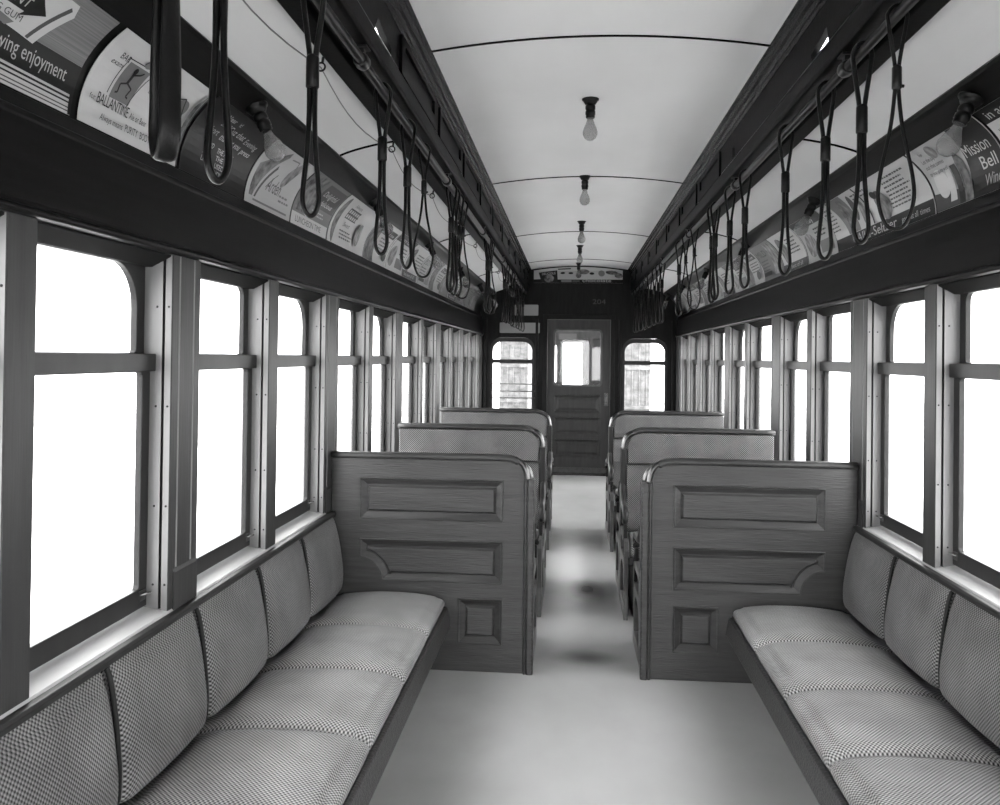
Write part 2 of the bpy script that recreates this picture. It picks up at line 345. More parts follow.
def window(sg, ya, yb, big_near, big_far):
    nm = num('window'); root = struct(empty(nm, (sg * 1.27, (ya + yb) / 2, .74)))
    L = lambda a, b, d: (sg * d - sg * 1.27, a - (ya + yb) / 2, b - .74)
    st = .044
    # lower sash, inner track
    mb = MB(); mb.plate([(ya, .742), (yb, .742), (yb, 1.428), (ya, 1.428)], [rrect(ya + st, yb - st, .797, 1.396, .012, 3)], 1.262, 1.280, L)
    mb.box(*[sg * v - sg * 1.27 for v in (1.246, 1.262)], ya - (ya + yb) / 2, yb - (ya + yb) / 2, 1.398 - .74, 1.448 - .74)
    lo = mb.build('lower_sash', 'sash', root, bevel=.002)
    g = MB(); g.plate(rrect(ya + st - .004, yb - st + .004, .793, 1.400, .012, 3), [], 1.270, 1.273, L); g.build('pane', 'glass', lo)
    # upper sash, outer track, arched at the outer corners of each pair
    rn = .115 if big_near else .03; rf = .115 if big_far else .03
    mb = MB(); mb.plate([(ya, 1.40), (yb, 1.40), (yb, HEAD), (ya, HEAD)], [rrect(ya + st, yb - st, 1.450, 1.692, (.012, .012, rf, rn), 10)], 1.281, 1.300, L)
    up = mb.build('upper_sash', 'sash', root, bevel=.002)
    g = MB(); g.plate(rrect(ya + st - .004, yb - st + .004, 1.446, 1.696, (.012, .012, rf, rn), 10), [], 1.289, 1.292, L); g.build('pane', 'glass', up)
    q = MB(); q.prism([(sg * (v - 1.27), z - .74) for v, z in ((1.207, HEAD - .0005), (1.207, 1.721), (1.262, 1.692), (1.280, 1.692), (1.280, HEAD - .0005))], ya - (ya + yb) / 2, yb - (ya + yb) / 2); q.build('head_rail', 'head', root)
    for yy in (ya + .03, yb - .03):
        q = MB(); y = yy - (ya + yb) / 2; x = sg * (1.262 - 1.27); z = .775 - .74
        q.box(x, x - sg * .004, y - .016, y + .016, z - .012, z + .016)
        q.tube(smooth_path([(x - sg * .003, y - .012, z + .004), (x - sg * .022, y - .006, z + .010), (x - sg * .022, y + .006, z + .010), (x - sg * .003, y + .012, z + .004)], 4), .0035, 8)
        q.build('sash_lift', 'latch', root)
for sg, PP in ((-1, PL), (1, PR)):
    for k, a, b in PP: post(sg, k, a, b)
    for (k0, a0, b0), (k1, a1, b1) in zip(PP, PP[1:]): window(sg, b0, a1, k0 == 'p', k1 == 'p')
    lastk, la, lb = PP[-1]
    window(sg, lb, Y1 - .06, True, False)
    struct(MB().box(sg * 1.2, sg * 1.30, Y1 - .06, Y1, .722, HEAD).build(num('trim'), 'post'))
    struct(MB().box(sg * 1.2, sg * 1.30, Y0, PP[0][1], .722, HEAD).build(num('trim'), 'post'))
    struct(MB().box(sg * 1.296, sg * 1.31, Y0, Y1, 1.715, 2.36).build('wall_upper_' + ('left' if sg < 0 else 'right'), 'wall'))

# ---- forward bulkhead: two windows and the end door
PY = lambda a, b, d: (a, Y1 + d, b)
roofline = [(-1.3, 0), (1.3, 0), (1.3, 2.36), (.66, 2.37), (.66, 2.55)] + [(a, b + .02) for a, b in reversed(arch)] + [(-.66, 2.55), (-.66, 2.37), (-1.3, 2.36)]
DX0, DX1, DTOP = -.386, .396, 1.93
W_L = (-1.068, -.575); W_R = (.573, 1.062)
struct(MB().plate(roofline, [[(DX0, .001), (DX1, .001), (DX1, DTOP), (DX0, DTOP)]] + [rrect(a - .03, b + .03, .76, 1.70, (.01, .01, .14, .14), 8) for a, b in (W_L, W_R)], 0, .05, PY).build('wall_end', 'bulk'))
for xa, xb in ((DX0 - .055, DX0), (DX1, DX1 + .055), (-1.20, -1.145), (1.145, 1.20), (DX0 - .15, DX0 - .115), (DX1 + .10, DX1 + .135)):
    mb = MB(); mb.prism([(xa, 0), (xa, -.016), (xa + .006, -.022), (xb - .006, -.022), (xb, -.016), (xb, 0)], 0, 1.93, P=lambda a, b, z: (a, Y1 + b, z))
    struct(mb.build(num('trim'), 'bulk'))
struct(MB().box(DX0 - .055, DX1 + .055, Y1 - .02, Y1, DTOP, DTOP + .06).build(num('trim'), 'bulk', bevel=.004))
for (xa, xb), nm in ((W_L, 'l'), (W_R, 'r')):
    root = struct(empty(num('window'), ((xa + xb) / 2, Y1, .76)))
    Q = lambda a, b, d, c=(xa + xb) / 2: (a - c, d, b - .76)
    mb = MB(); mb.plate(rrect(xa - .03, xb + .03, .762, 1.698, (.01, .01, .135, .135), 8), [rrect(xa, xb, .81, 1.375, .012, 3), rrect(xa, xb, 1.425, 1.645, (.012, .012, .115, .115), 8)], .004, .04, Q)
    fr = mb.build('frame', 'sash', root, bevel=.002)
    for z0, z1, r in ((.806, 1.379, .012), (1.421, 1.649, (.012, .012, .115, .115))):
        g = MB(); g.plate(rrect(xa - .004, xb + .004, z0, z1, r, 8), [], .022, .025, Q); g.build('pane', 'glass', fr)
    if nm == 'l':
        for z in (.945, 1.028, 1.118):
            q = MB(); q.tube([(xa - .03 - (xa + xb) / 2, -.018, z - .76), (xb + .05 - (xa + xb) / 2, -.018, z - .76)], .006, 8)
            for xx in (xa - .02, xb + .04): q.tube([(xx - (xa + xb) / 2, -.018, z - .76), (xx - (xa + xb) / 2, .0, z - .76)], .009, 8)
            q.build('guard_bar', 'iron', root)
# end door
dr = struct(empty(num('door'), (0, Y1, 0)))
Q = lambda a, b, d: (a, d, b)
dp = [(-.30, .286, .765, .99), (-.30, .286, .49, .715), (-.30, .286, .22, .44)]
hole = rrect(-.300, .286, 1.108, 1.80, .045, 5)
mb = MB(); mb.plate([(DX0 + .004, .002), (DX1 - .004, .002), (DX1 - .004, DTOP - .004), (DX0 + .004, DTOP - .004)], [hole] + [[(a, c), (b, c), (b, d), (a, d)] for a, b, c, d in dp], .012, .045, Q)
leaf = mb.build('leaf', 'door', dr, bevel=.002)
for a, b, c, d in dp: panel_part(dr, [(a, c), (b, c), (b, d), (a, d)], Q, 'door', .012, fld=.03)
mb = MB(); mb.plate(rrect(-.312, .298, 1.096, 1.812, .055, 6), [rrect(-.288, .274, 1.120, 1.788, .04, 6)], .002, .014, Q); mb.build('window_bezel', 'grey_iron', dr, bevel=.003)
g = MB(); g.plate(rrect(-.298, .284, 1.11, 1.798, .04, 5), [], .026, .03, Q); g.build('pane', 'glass', dr)
q = MB(); q.plate(rrect(.325, .375, .86, 1.02, .012, 4), [], .004, .012, Q); q.tube(smooth_path([(.35, .006, .89), (.35, -.03, .905), (.35, -.034, .94), (.35, -.03, .98), (.35, .006, .995)], 5), .009, 8)
q.build('door_handle', 'brass', dr)
q = MB(); q.box(DX0 + .01, DX1 - .01, .006, .012, .02, .09); q.build('kick_plate', 'grey_iron', dr)
struct(MB().box(DX0 - .02, DX1 + .02, Y1 - .03, Y1 + .05, 0, .012).build(num('trim'), 'sash'))
# rear bulkhead behind the viewpoint, its openings enlarged to let in more light
PB = lambda a, b, d: (a, Y0 - d, b)
struct(MB().plate(roofline, [rrect(a, b, z, t, (.01, .01, .1, .1), 6) for a, b, z, t in ((-1.12, -.46, .76, 1.75), (-.38, .38, .02, 1.93), (.46, 1.12, .76, 1.75))], 0, .05, PB).build('wall_back', 'bulk'))

# ---- outside
o = struct(MB().box(-40, 40, -30, 60, -1.35, -1.25).build('ground', 'ground'))
# the coupled car's end beyond the door
PN = lambda a, b, d: (a, 11.75 + d, b)
nx = MB(); nx.plate([(-.62, -.2), (.60, -.2), (.60, 2.4), (-.62, 2.4)], [rrect(-.33, -.29, 1.12, 1.62, .005, 2), rrect(-.20, .06, .85, 1.66, .02, 4)], 0, .06, PN)
o = nx.build('coupled_car_end', 'door'); tag(o, 'grey end of the coupled car seen through the end door glass', 'train car end')
q = MB(); q.plate(rrect(.17, .40, .9, 1.75, .03, 4), [rrect(.20, .37, .93, 1.72, .02, 4)], -.02, 0, PN); q.build('jamb_frame', 'post', o)
q = MB(); q.box(-.26, -.02, 11.68, 11.75, 1.70, 1.78); q.build('lamp_box', 'c_mid', o)
def facade(name, x0, x1, y, z1, label):
    mb = MB(); mb.box(x0, x1, y, y + 3, -1.25, z1)
    n = 5
    for k in range(n): mb.box(x0 + (x1 - x0) * (k + .42) / n, x0 + (x1 - x0) * (k + .58) / n, y - .04, y + .01, -1.25, z1 - .1)
    for k in range(4): mb.box(x0, x1, y - .06, y + .01, -.6 + k * .9, -.52 + k * .9)
    mb.prism([(0, z1), (-.12, z1 + .02), (-.12, z1 + .12), (0, z1 + .12)], x0 - .08, x1 + .08, P=lambda a, b, q: (q, y + a, b))
    o = mb.build(name, 'facade'); return tag(o, label, 'building')
facade('brick_building', -1.92, -1.20, 22, 2.0, 'pale grey building seen through the barred left end window')
facade('street_building', .9, 1.72, 20, 3.6, 'pale grey building seen through the right end window')

# ------------------------------------------------------------------ longitudinal benches
def back_cushion(name, sg, ya, yb, parent):
    prof = [(1.198, .704), (1.186, .709), (1.170, .690), (1.154, .645), (1.139, .585), (1.128, .52), (1.120, .46), (1.120, .41), (1.127, .378), (1.150, .370), (1.205, .370), (1.208, .52)]
    prof = [tuple(v)[:2] for v in smooth_path([(a, b, 0) for a, b in prof], 3, True)]
    cx, cz = 1.19, .51; ys = [0, .002, .006, .013, .026, .050]; sc = [.25, .50, .70, .85, .945, 1.0]
    L = yb - ya - .008; A = ya + .004
    seq = list(zip(ys, sc)) + [(L * k / 6, 1.0) for k in range(1, 6)] + [(L - y, s) for y, s in reversed(list(zip(ys, sc)))]
    rings = []; uvs = []; acc = [0]
    for i in range(1, len(prof)): acc.append(acc[-1] + math.dist(prof[i], prof[i - 1]))
    for y, s in seq:
        sx = 1 - (1 - s) * .9; sz = 1 - (1 - s) * .10
        puff = .013 * math.sin(PI * min(1, max(0, y / L)))
        rings.append([(sg * (cx + (a - cx) * sx - (puff if a < 1.16 else 0)), A + y, cz + (b - cz) * sz) for a, b in prof]); uvs += [(acc[i] + .001, A + y) for i in range(len(prof))]
    mb = MB(); mb.rings(rings, uvs=uvs); o = mb.build(name, 'cane', parent)
    q = MB()
    for j in (1,):
        idx = [i for i, (a, b) in enumerate(prof) if b > .372 and a < 1.187]
        q.tube([Vector(rings[j][i]) + Vector((-sg * .014, -.003, 0)) for i in idx], .0068, 8)
    q.build('piping', 'welt', o); return o
def seat_cushion(name, sg, ya, yb, parent):
    prof = [(1.190, .300), (1.190, .330), (1.11, .350), (1.00, .362), (.90, .366), (.80, .364), (.72, .356), (.668, .346), (.650, .336), (.646, .322), (.650, .302), (.66, .298)]
    L = yb - ya - .006; A = ya + .003
    ys = [0, .002, .006, .014, .03, .05]; dz = [.042, .027, .016, .008, .003, 0]
    seq = list(zip(ys, dz)) + [(L * k / 8, 0) for k in range(1, 8)] + [(L - y, d) for y, d in reversed(list(zip(ys, dz)))]
    rings = []; uvs = []; acc = [0]
    prof = prof[:1] + [tuple(v)[:2] for v in smooth_path([(a, b, 0) for a, b in prof[1:-1]], 4)] + prof[-1:]
    for i in range(1, len(prof)): acc.append(acc[-1] + math.dist(prof[i], prof[i - 1]))
    for y, d in seq:
        puff = .013 * math.sin(PI * min(1, max(0, y / L))) ** .7 if 0 < y < L else 0
        rings.append([(sg * (a + (.4 * d if a < .7 else 0)), A + y, max(.298, b - (d if b > .31 else 0) + (puff if b > .335 and .68 < a < 1.12 else 0))) for a, b in prof]); uvs += [(acc[i] + .001, A + y) for i in range(len(prof))]
    mb = MB(); mb.rings(rings, uvs=uvs); o = mb.build(name, 'cane_seat', parent)
    q = MB()
    for j in (1,):
        q.tube([Vector(rings[j][i]) + Vector((0, 0, .001)) for i, (a, b) in enumerate(prof) if a < 1.125 and (b > .318)], .0032, 8)
    q.build('piping', 'welt', o); return o
def bench(sg, joints_b, joints_s, label):
    root = empty('longitudinal_bench', (sg * .9, joints_s[-1], 0)); tag(root, label, 'bench', 'long benches along the windows')
    ya, yb = joints_s[-1], joints_s[0]
    off = Matrix.Translation((-sg * .9, -joints_s[-1], 0))
    parts = []
    for a, b in zip(joints_b[1:], joints_b): parts.append(back_cushion('back_cushion', sg, a, b, root))
    for a, b in zip(joints_s[1:], joints_s): parts.append(seat_cushion('seat_cushion', sg, a, b, root))
    mb = MB(); mb.prism([(sg * .650, .296), (sg * .636, .292), (sg * .622, .215), (sg * .626, .208), (sg * .650, .208), (sg * .668, .285)], ya, yb); parts.append(mb.build('seat_rail', 'wood', root, bevel=.003))
    mb = MB(); mb.box(sg * .66, sg * 1.205, ya, yb, .262, .296); parts.append(mb.build('seat_board', 'welt', root))
    mb = MB(); mb.box(sg * .86, sg * .885, ya, yb, 0, .262); parts.append(mb.build('kick_board', 'wall', root))
    mb = MB(); mb.prism([(sg * 1.196, .698), (sg * 1.170, .702), (sg * 1.168, .716), (sg * 1.176, .7225), (sg * 1.1955, .7225)], ya, yb); parts.append(mb.build('back_rail', 'sash', root, bevel=.002))
    mb = MB(); mb.box(sg * 1.206, sg * 1.211, ya, yb, .30, .70); parts.append(mb.build('back_board', 'welt', root))
    for p in parts:
        p.data.transform(off)
        for c in p.children: c.data.transform(off)
bench(-1, [3.945, 3.445, 2.955, 2.455, 1.965, 1.470, .98, .49], [3.945, 3.455, 2.960, 2.470, 1.975, 1.48, .985, .49], 'woven cane bench under the left windows, running up to the panelled divider')
bench(1, [3.945, 3.44, 2.945, 2.45, 1.955, 1.46, .965, .47], [3.945, 3.455, 2.975, 2.49, 1.995, 1.50, 1.005, .51], 'woven cane bench under the right windows, running up to the panelled divider')

# ------------------------------------------------------------------ panelled dividers
def divider(sg, label):
    y = 3.957; root = empty('panelled_divider', (sg * .72, y, 0)); tag(root, label, 'partition', 'panelled wooden dividers at the bench ends')
    W = lambda a, b, d: (sg * (a - .72), d, b)
    out = [(.290, .001), (1.192, .001), (1.192, .985)] + [(.375 + .085 * math.cos(t), .900 + .085 * math.sin(t)) for t in [PI / 2 + PI / 2 * k / 8 for k in range(9)]]
    out = [(max(.290, a), b) for a, b in out]
    p1 = [(.388, .690), (1.058, .690), (1.058, .880), (.388, .880)]
    arcn = [(1.057 - .105 * math.cos(t), .405 + .105 * math.sin(t)) for t in [PI / 2 * k / 8 for k in range(9)]]
    p2 = [(.388, .405)] + arcn + [(1.057, .598), (.388, .598)]
    p3 = [(.388, .126), (.592, .126), (.592, .334), (.388, .334)]
    mb = MB(); mb.plate(out, [p1, p2, p3], 0, .020, W); mb.plate(out, [], .0205, .038, W); mb.build('board', 'wood', root, bevel=.002)
    for pp in (p1, p2, p3): panel_part(root, pp, W, 'wood', 0.0, fld=.009)
    # moulded top rail that turns down at the aisle
    path = [(1.194, .012, .984), (.9, .012, .985), (.6, .012, .986), (.40, .012, .986), (.345, .012, .980), (.318, .012, .966)]
    mb = MB(); mb.tube([W(a, c, d) for a, d, c in smooth_path(path, 4)], .017, 12, up=(0, 1, 0), r2=.028); mb.build('top_rail', 'wood', root)
    mb = MB(); mb.tube([W(a, c, d) for a, d, c in smooth_path([(.326, .006, .978), (.298, .002, .957), (.281, -.002, .925), (.274, -.004, .890)], 5)], .012, 10, up=(0, 1, 0), r2=.018); mb.build('corner_grab', 'brass', root)
    mb = MB(); mb.prism([(.290, -.002), (.286, -.010), (.281, -.012), (.276, -.006), (.270, -.014), (.250, -.014), (.243, -.008), (.243, .052), (.290, .052)], .0, .892, P=lambda a, b, z: (sg * (a - .72), b, z)); mb.build('end_post', 'wood', root, bevel=.0015)
    mb = MB()   # row of upholstery nails down the aisle edge
    for k in range(46):
        mb.lathe([(.0032, 0), (.0025, .0015), (.0002, .0022)], W(.2475, .02 + k * .0188, -.014), (0, -1, 0), 8)
    mb.build('edge_nail', 'grey_iron', root)
divider(-1, 'dark panelled wooden divider standing left of the aisle')
divider(1, 'dark panelled wooden divider standing right of the aisle')

# ------------------------------------------------------------------ cross seats
def cross_seat(sx):
    root = empty('cross_seat'); W = lambda a, b, d: (sx * a, d, b)
    def corner(x0, z1, r, n=8): return [(x0 + r - r * math.cos(t), z1 - r + r * math.sin(t)) for t in [PI / 2 * k / n for k in range(n + 1)]]
    out = [(.900, .822), (.900, 1.005)] + list(reversed(corner(.040, 1.005, .085))) + [(.040, .822)]
    mb = MB(); mb.plate(out, [], -.020, .030, W, uv=True); mb.build('headrest', 'cane', root, bevel=.008, seg=3)
    n = 8; rows = []; uvs = []
    for k in range(n + 1):
        z = .400 + .412 * k / n; y = -.030 - .022 * math.sin(PI * (k / n) ** .8) + .012 * k / n
        rows.append((y, z))
    prof = rows + [(.030, .812), (.030, .400)]
    rings = [[(sx * x, y, z) for y, z in prof] for x in (.036, .044, .4, .7, .900)]
    uvs = [(x + .001, z) for x in (.036, .044, .4, .7, .900) for y, z in prof]
    MB().rings(rings, uvs=uvs).build('backrest', 'cane', root)
    path = [(.908, 0, 1.020), (.6, 0, 1.021), (.18, 0, 1.021), (.120, 0, 1.018), (.078, 0, 1.002)]
    mb = MB(); mb.tube([(sx * a, .004, c) for a, b, c in smooth_path(path, 4)], .014, 10, up=(0, 1, 0), r2=.030); mb.build('top_rail', 'wood', root)
    mb = MB(); mb.tube([(sx * a, .0, c) for a, b, c in smooth_path([(.085, 0, 1.006), (.048, 0, .986), (.026, 0, .950), (.018, 0, .905)], 5)], .0125, 10, up=(0, 1, 0), r2=.024); mb.build('corner_grab', 'brass', root)
    mb = MB(); mb.prism([(.002, -.034), (.030, -.034), (.036, -.026), (.036, .030), (.002, .030)], .452, .908, P=lambda a, b, z: (sx * a, b, z)); mb.build('end_post', 'sash', root, bevel=.003)
    # seat cushion
    prof = [(-.035, .345), (-.035, .418), (-.12, .432), (-.25, .440), (-.36, .436), (-.408, .420), (-.420, .395), (-.412, .360), (-.395, .345)]
    prof = prof[:1] + [tuple(v)[:2] for v in smooth_path([(a, b, 0) for a, b in prof[1:]], 3)]
    acc = [0]
    for i in range(1, len(prof)): acc.append(acc[-1] + math.dist(prof[i], prof[i - 1]))
    xs = [(.038, .016), (.041, .007), (.05, .002), (.07, 0), (.4, -.004), (.7, -.004), (.885, 0), (.900, .01)]
    mb = MB(); mb.rings([[(sx * x, y + (d if y < -.38 else 0), z - (d if z > .38 else 0)) for y, z in prof] for x, d in xs], uvs=[(acc[i] + .001, x) for x, d in xs for i in range(len(prof))]); mb.build('seat_cushion', 'cane_seat', root)
    mb = MB(); mb.box(sx * .030, sx * .898, -.40, .02, .300, .344); mb.build('seat_frame', 'wood', root, bevel=.003)
    # aisle arm: wooden rest on an iron scroll
    path = [(.015, -.020, .690), (.012, -.070, .640), (.010, -.140, .608), (.010, -.230, .598), (.010, -.300, .594), (.010, -.345, .578), (.010, -.352, .548), (.010, -.330, .532)]
    mb = MB(); mb.tube([(sx * a, b, c) for a, b, c in smooth_path(path, 5)], .020, 10, up=(1, 0, 0), r2=.018); arm = mb.build('armrest', 'post', root)
    path = [(.012, -.330, .565), (.012, -.345, .500), (.012, -.335, .450), (.012, -.350, .400), (.012, -.372, .345), (.012, -.370, .300)]
    mb = MB(); mb.tube([(sx * a, b, c) for a, b, c in smooth_path(path, 4)], [.011] * 21, 8); mb.box(sx * .004, sx * .022, -.362, -.322, .440, .520); mb.build('arm_support', 'iron', root, bevel=.002)
    # cast end frame with its arched opening
    fr = [(-.415, 0), (.022, 0), (.022, .40), (-.04, .452), (-.34, .452), (-.405, .430), (-.424, .385), (-.412, .30), (-.396, .16)]
    ah = [(-.345, .075), (-.060, .075), (-.060, .21)] + [(-.2025 + .1425 * math.cos(t), .21 + .075 * math.sin(t)) for t in [PI * k / 10 for k in range(1, 10)]] + [(-.345, .21)]
    mb = MB(); mb.plate(fr, [ah, rrect(-.37, -.07, .325, .412, .02, 4)], .003, .027, lambda a, b, d: (sx * d, a, b)); mb.build('end_frame', 'frame_paint', root, bevel=.003)
    mb = MB(); mb.box(sx * .060, sx * .79, -.34, .012, 0, .299); mb.build('under_seat_dark_box', 'welt', root, bevel=.002)  # added dark box, stands in for the shade under the seat
    mb = MB(); mb.box(sx * .80, sx * .84, -.39, .01, 0, .30); mb.build('leg', 'iron', root, bevel=.004)
    return root
seat_p = cross_seat(1); seat_m = cross_seat(-1)
first = {id(seat_p): seat_p, id(seat_m): seat_m}
def put(proto, x, y, rz, label, grp, sc=None):
    o = first.pop(id(proto), None)
    if o is None: o = dup(proto, (x, y, 0), rz, scale=sc)
    else: o.location = (x, y, 0); o.rotation_euler = (0, 0, rz); o.scale = sc or (1, 1, 1)
    tag(o, label, 'seat', grp)
GS = 'cane covered cross seats on both sides of the aisle'
for sd, X, cam, away in (('right', .219, seat_p, seat_m), ('left', -.232, seat_m, seat_p)):
    put(cam, X, 5.24, 0, f'{sd} cane cross seat whose back shows just above the divider', GS)
    put(cam, X, 6.93, 0, f'{sd} cane cross seat whose back is farthest off, before the end door', GS)
    put(away, .246 if sd == 'right' else -.244, 4.080, PI, f'{sd} cane cross seat set against the back of the divider', GS, (1, 1, .95))
    put(away, X, 5.315, PI, f'{sd} cane cross seat turned to the end door, backed onto the middle row', GS)
    put(away, X, 7.005, PI, f'{sd} cane cross seat turned to the end door, backed onto the farthest row', GS)

# ------------------------------------------------------------------ grab rails and hanging straps
RX, RZ = .660, 2.252
for sg, nm in ((-1, 'left'), (1, 'right')):
    root = empty('grab_rail', (sg * RX, 5, RZ)); tag(root, f'steel strap rail under the {nm} deck beam', 'rail', 'strap rails')
    q = MB(); q.tube([(0, Y0 + .02 - 5, 0), (0, Y1 - .02 - 5, 0)], .0135, 12); q.build('tube', 'rail', root)
    for k in range(8):
        yb = -.9 + 1.6 * k + (.12 if sg > 0 else 0)
        q = MB(); q.lathe([(.019, -.022), (.022, -.01), (.022, .01), (.019, .022)], (0, yb - 5, 0), (0, 1, 0), 14)
        q.box(-.008, .008, yb - 5 - .014, yb - 5 + .014, .014, .039); q.box(-.018, .018, yb - 5 - .024, yb - 5 + .024, .033, .0395)
        q.build('bracket', 'iron', root, bevel=.002)
def strap(thin, wide=1.0, twist=0.0, drop=.495):
    root = empty('hanging_strap'); zb = -drop
    if thin:
        half = [(.021, .004), (.020, -.02), (.010, -.08), (.004, -.125), (.004, -.17), (.013, -.26), (.034, -.37), (.037, -.43), (.022, -.482)]
        w, th = .0055, .0045
    else:
        half = [(.0225, .0), (.019, -.05), (.010, -.115), (.0065, -.15), (.006, -.22), (.0065, -.29), (.010, -.36), (.0165, -.43), (.0175, -.462), (.011, -.486)]
        w, th = .0100 * wide, .0058
    half = [(a * (1 + (wide - 1) * .5), b) for a, b in half]
    pts = [(0, 0, .0235)] + [(a, 0, b) for a, b in half] + [(0, 0, -.495)] + [(-a, 0, b) for a, b in reversed(half)]
    mb = MB(); mb.tube(smooth_path(pts, 5, True), th, 10, up=(0, 1, 0), r2=w, closed=True)
    tw = []      # the leather twists as it hangs
    for x, y, z in mb.v:
        a = twist * min(1, max(0, (-z - .20) / .22)); tw.append((x * math.cos(a) - y * math.sin(a), x * math.sin(a) + y * math.cos(a), z if z > -.1 else -.1 + (z + .1) * (drop - .1) / .395))
    mb.v = tw; mb.build('strap', 'leather', root)
    mb = MB()
    if thin: mb.lathe([(.007, -.175), (.011, -.170), (.011, -.122), (.007, -.117)], n=12); mb.lathe([(.004, 0), (.004, .016)], (0, 0, -.165), (1, 0, 0), 8); mb.build('buckle', 'iron', root)
    else: mb.lathe([(.0125 * wide, -.212), (.0148 * wide, -.209), (.0145 * wide, -.145), (.0125 * wide, -.138)], n=14); mb.build('sleeve', 'leather', root)
    return root
pro = {0: [strap(False, twist=t, drop=d) for t, d in ((.42, .495), (-.30, .50), (.1, .488), (-.15, .495))], 1: [strap(True, twist=t) for t in (.2, -.3)]}; big = strap(False, 1.6, -.80, .525); second = strap(False, 1.0, .8, .52)
used = set()
ORD = ['first', 'second', 'third', 'fourth', 'fifth', 'sixth', 'seventh', 'eighth', 'ninth', 'tenth', 'eleventh', 'twelfth', 'thirteenth', 'fourteenth', 'fifteenth', 'sixteenth', 'seventeenth', 'eighteenth', 'nineteenth', 'twentieth', 'twenty-first', 'twenty-second']
SL = [(1.175, 'b'), (1.36, 's'), (1.86, 0), (2.565, 0), (2.965, 0), (3.30, 1), (4.06, 0), (4.17, 0), (4.32, 0), (4.50, 1), (5.82, 0), (5.93, 0), (6.08, 1), (7.3, 0), (7.55, 0), (7.95, 0), (8.3, 0), (8.7, 1), (9.15, 0), (9.6, 0), (10.1, 0)]
SR = [(2.05, 1), (2.29, 0), (2.61, 0), (3.09, 0), (3.80, 0), (4.16, 0), (4.58, 0), (4.68, 0), (5.35, 1), (5.75, 1), (6.1, 0), (7.25, 0), (7.55, 0), (7.9, 0), (8.4, 0), (8.9, 0), (9.4, 0), (9.9, 0), (10.3, 0)]
for sg, nm, SS in ((-1, 'left', SL), (1, 'right', SR)):
    for i, (y, kind) in enumerate(SS):
        p = big if kind == 'b' else second if kind == 's' else random.choice(pro[kind])
        rz = random.uniform(-.06, .06)
        if p in used: o = dup(p, (sg * RX, y, RZ), rz)
        else: used.add(p); o = p; o.location = (sg * RX, y, RZ); o.rotation_euler = (0, 0, rz)
        word = 'broad black leather strap' if kind == 'b' else ('thin corded strap with a buckle' if kind == 1 else 'black leather strap')
        tag(o, f'{word} on the {nm} rail, {ORD[i]} from the camera end', 'hanging strap', f'hanging straps along the {nm} rail')
# signal cord with its ring hangers beside the left beam
root = empty('signal_cord', (-.81, 4, 2.29)); tag(root, 'thin signal cord looped along the outer edge of the left beam', 'cord')
pts = []; ring_y = [.5, 1.45, 2.42, 3.4, 4.4, 5.4, 6.4, 7.4, 8.4, 9.4, 10.3]
for a, b in zip(ring_y, ring_y[1:]):
    for k in range(8):
        t = k / 8; pts.append((-.02 * math.sin(PI * t), a + (b - a) * t - 4, -.012 - .030 * math.sin(PI * t)))
pts.append((0, ring_y[-1] - 4, -.012))
MB().tube(pts, .0022, 6).build('cord', 'c_grey', root)
for y in ring_y[1:-1]:
    q = MB(); ring = [(.012 * math.cos(t), y - 4, -.010 + .012 * math.sin(t)) for t in [2 * PI * k / 14 for k in range(14)]]
    q.tube(ring, .003, 6, closed=True); q.tube([(.004, y - 4, .0), (.006, y - 4, .018)], .004, 6); q.build('ring_hanger', 'iron', root)

# ------------------------------------------------------------------ lamps
def bulb_lamp(axis):
    root = empty('bare_bulb_lamp'); ax = Vector(axis)
    MB().lathe([(.0378, 0), (.0378, .006), (.030, .010), (.030, .014), (.024, .024), (.019, .027)], axis=axis).build('base', 'socket', root)
    MB().lathe([(.018, .024), (.0225, .034), (.0225, .046), (.020, .049), (.020, .053), (.0225, .056), (.0225, .070), (.020, .073), (.0205, .082), (.018, .086)], axis=axis).build('socket', 'socket', root)
    MB().lathe([(.013, .084), (.0145, .095), (.020, .112), (.028, .130), (.0325, .147), (.032, .160), (.026, .174), (.014, .183), (.0005, .186)], axis=axis, n=24).build('bulb', 'bulb', root)
    return root
cl = bulb_lamp((0, 0, -1))
for i, y in enumerate((2.27, 3.825, 5.45, 7.25, 8.80, 10.40)):
    o = cl if i == 0 else dup(cl, (0, 0, 0)); o.location = (-.011, y, 2.600)
    tag(o, f'bare bulb on the middle of the ceiling, {ORD[i]} from the camera end', 'light bulb', 'bulbs along the ceiling centre')
for sg, nm in ((-1, 'left'), (1, 'right')):
    ax = (-sg * .42, 0, -.91); cl = bulb_lamp(ax)
    for i, y in enumerate((2.60, 4.22, 5.86, 7.48, 9.10, 10.35)):
        o = cl if i == 0 else dup(cl, (0, 0, 0)); o.location = (sg * 1.070, y, 2.222)
        tag(o, f'bare bulb over the {nm} card rack, {ORD[i]} from the camera end', 'light bulb', f'bulbs over the {nm} card rack')

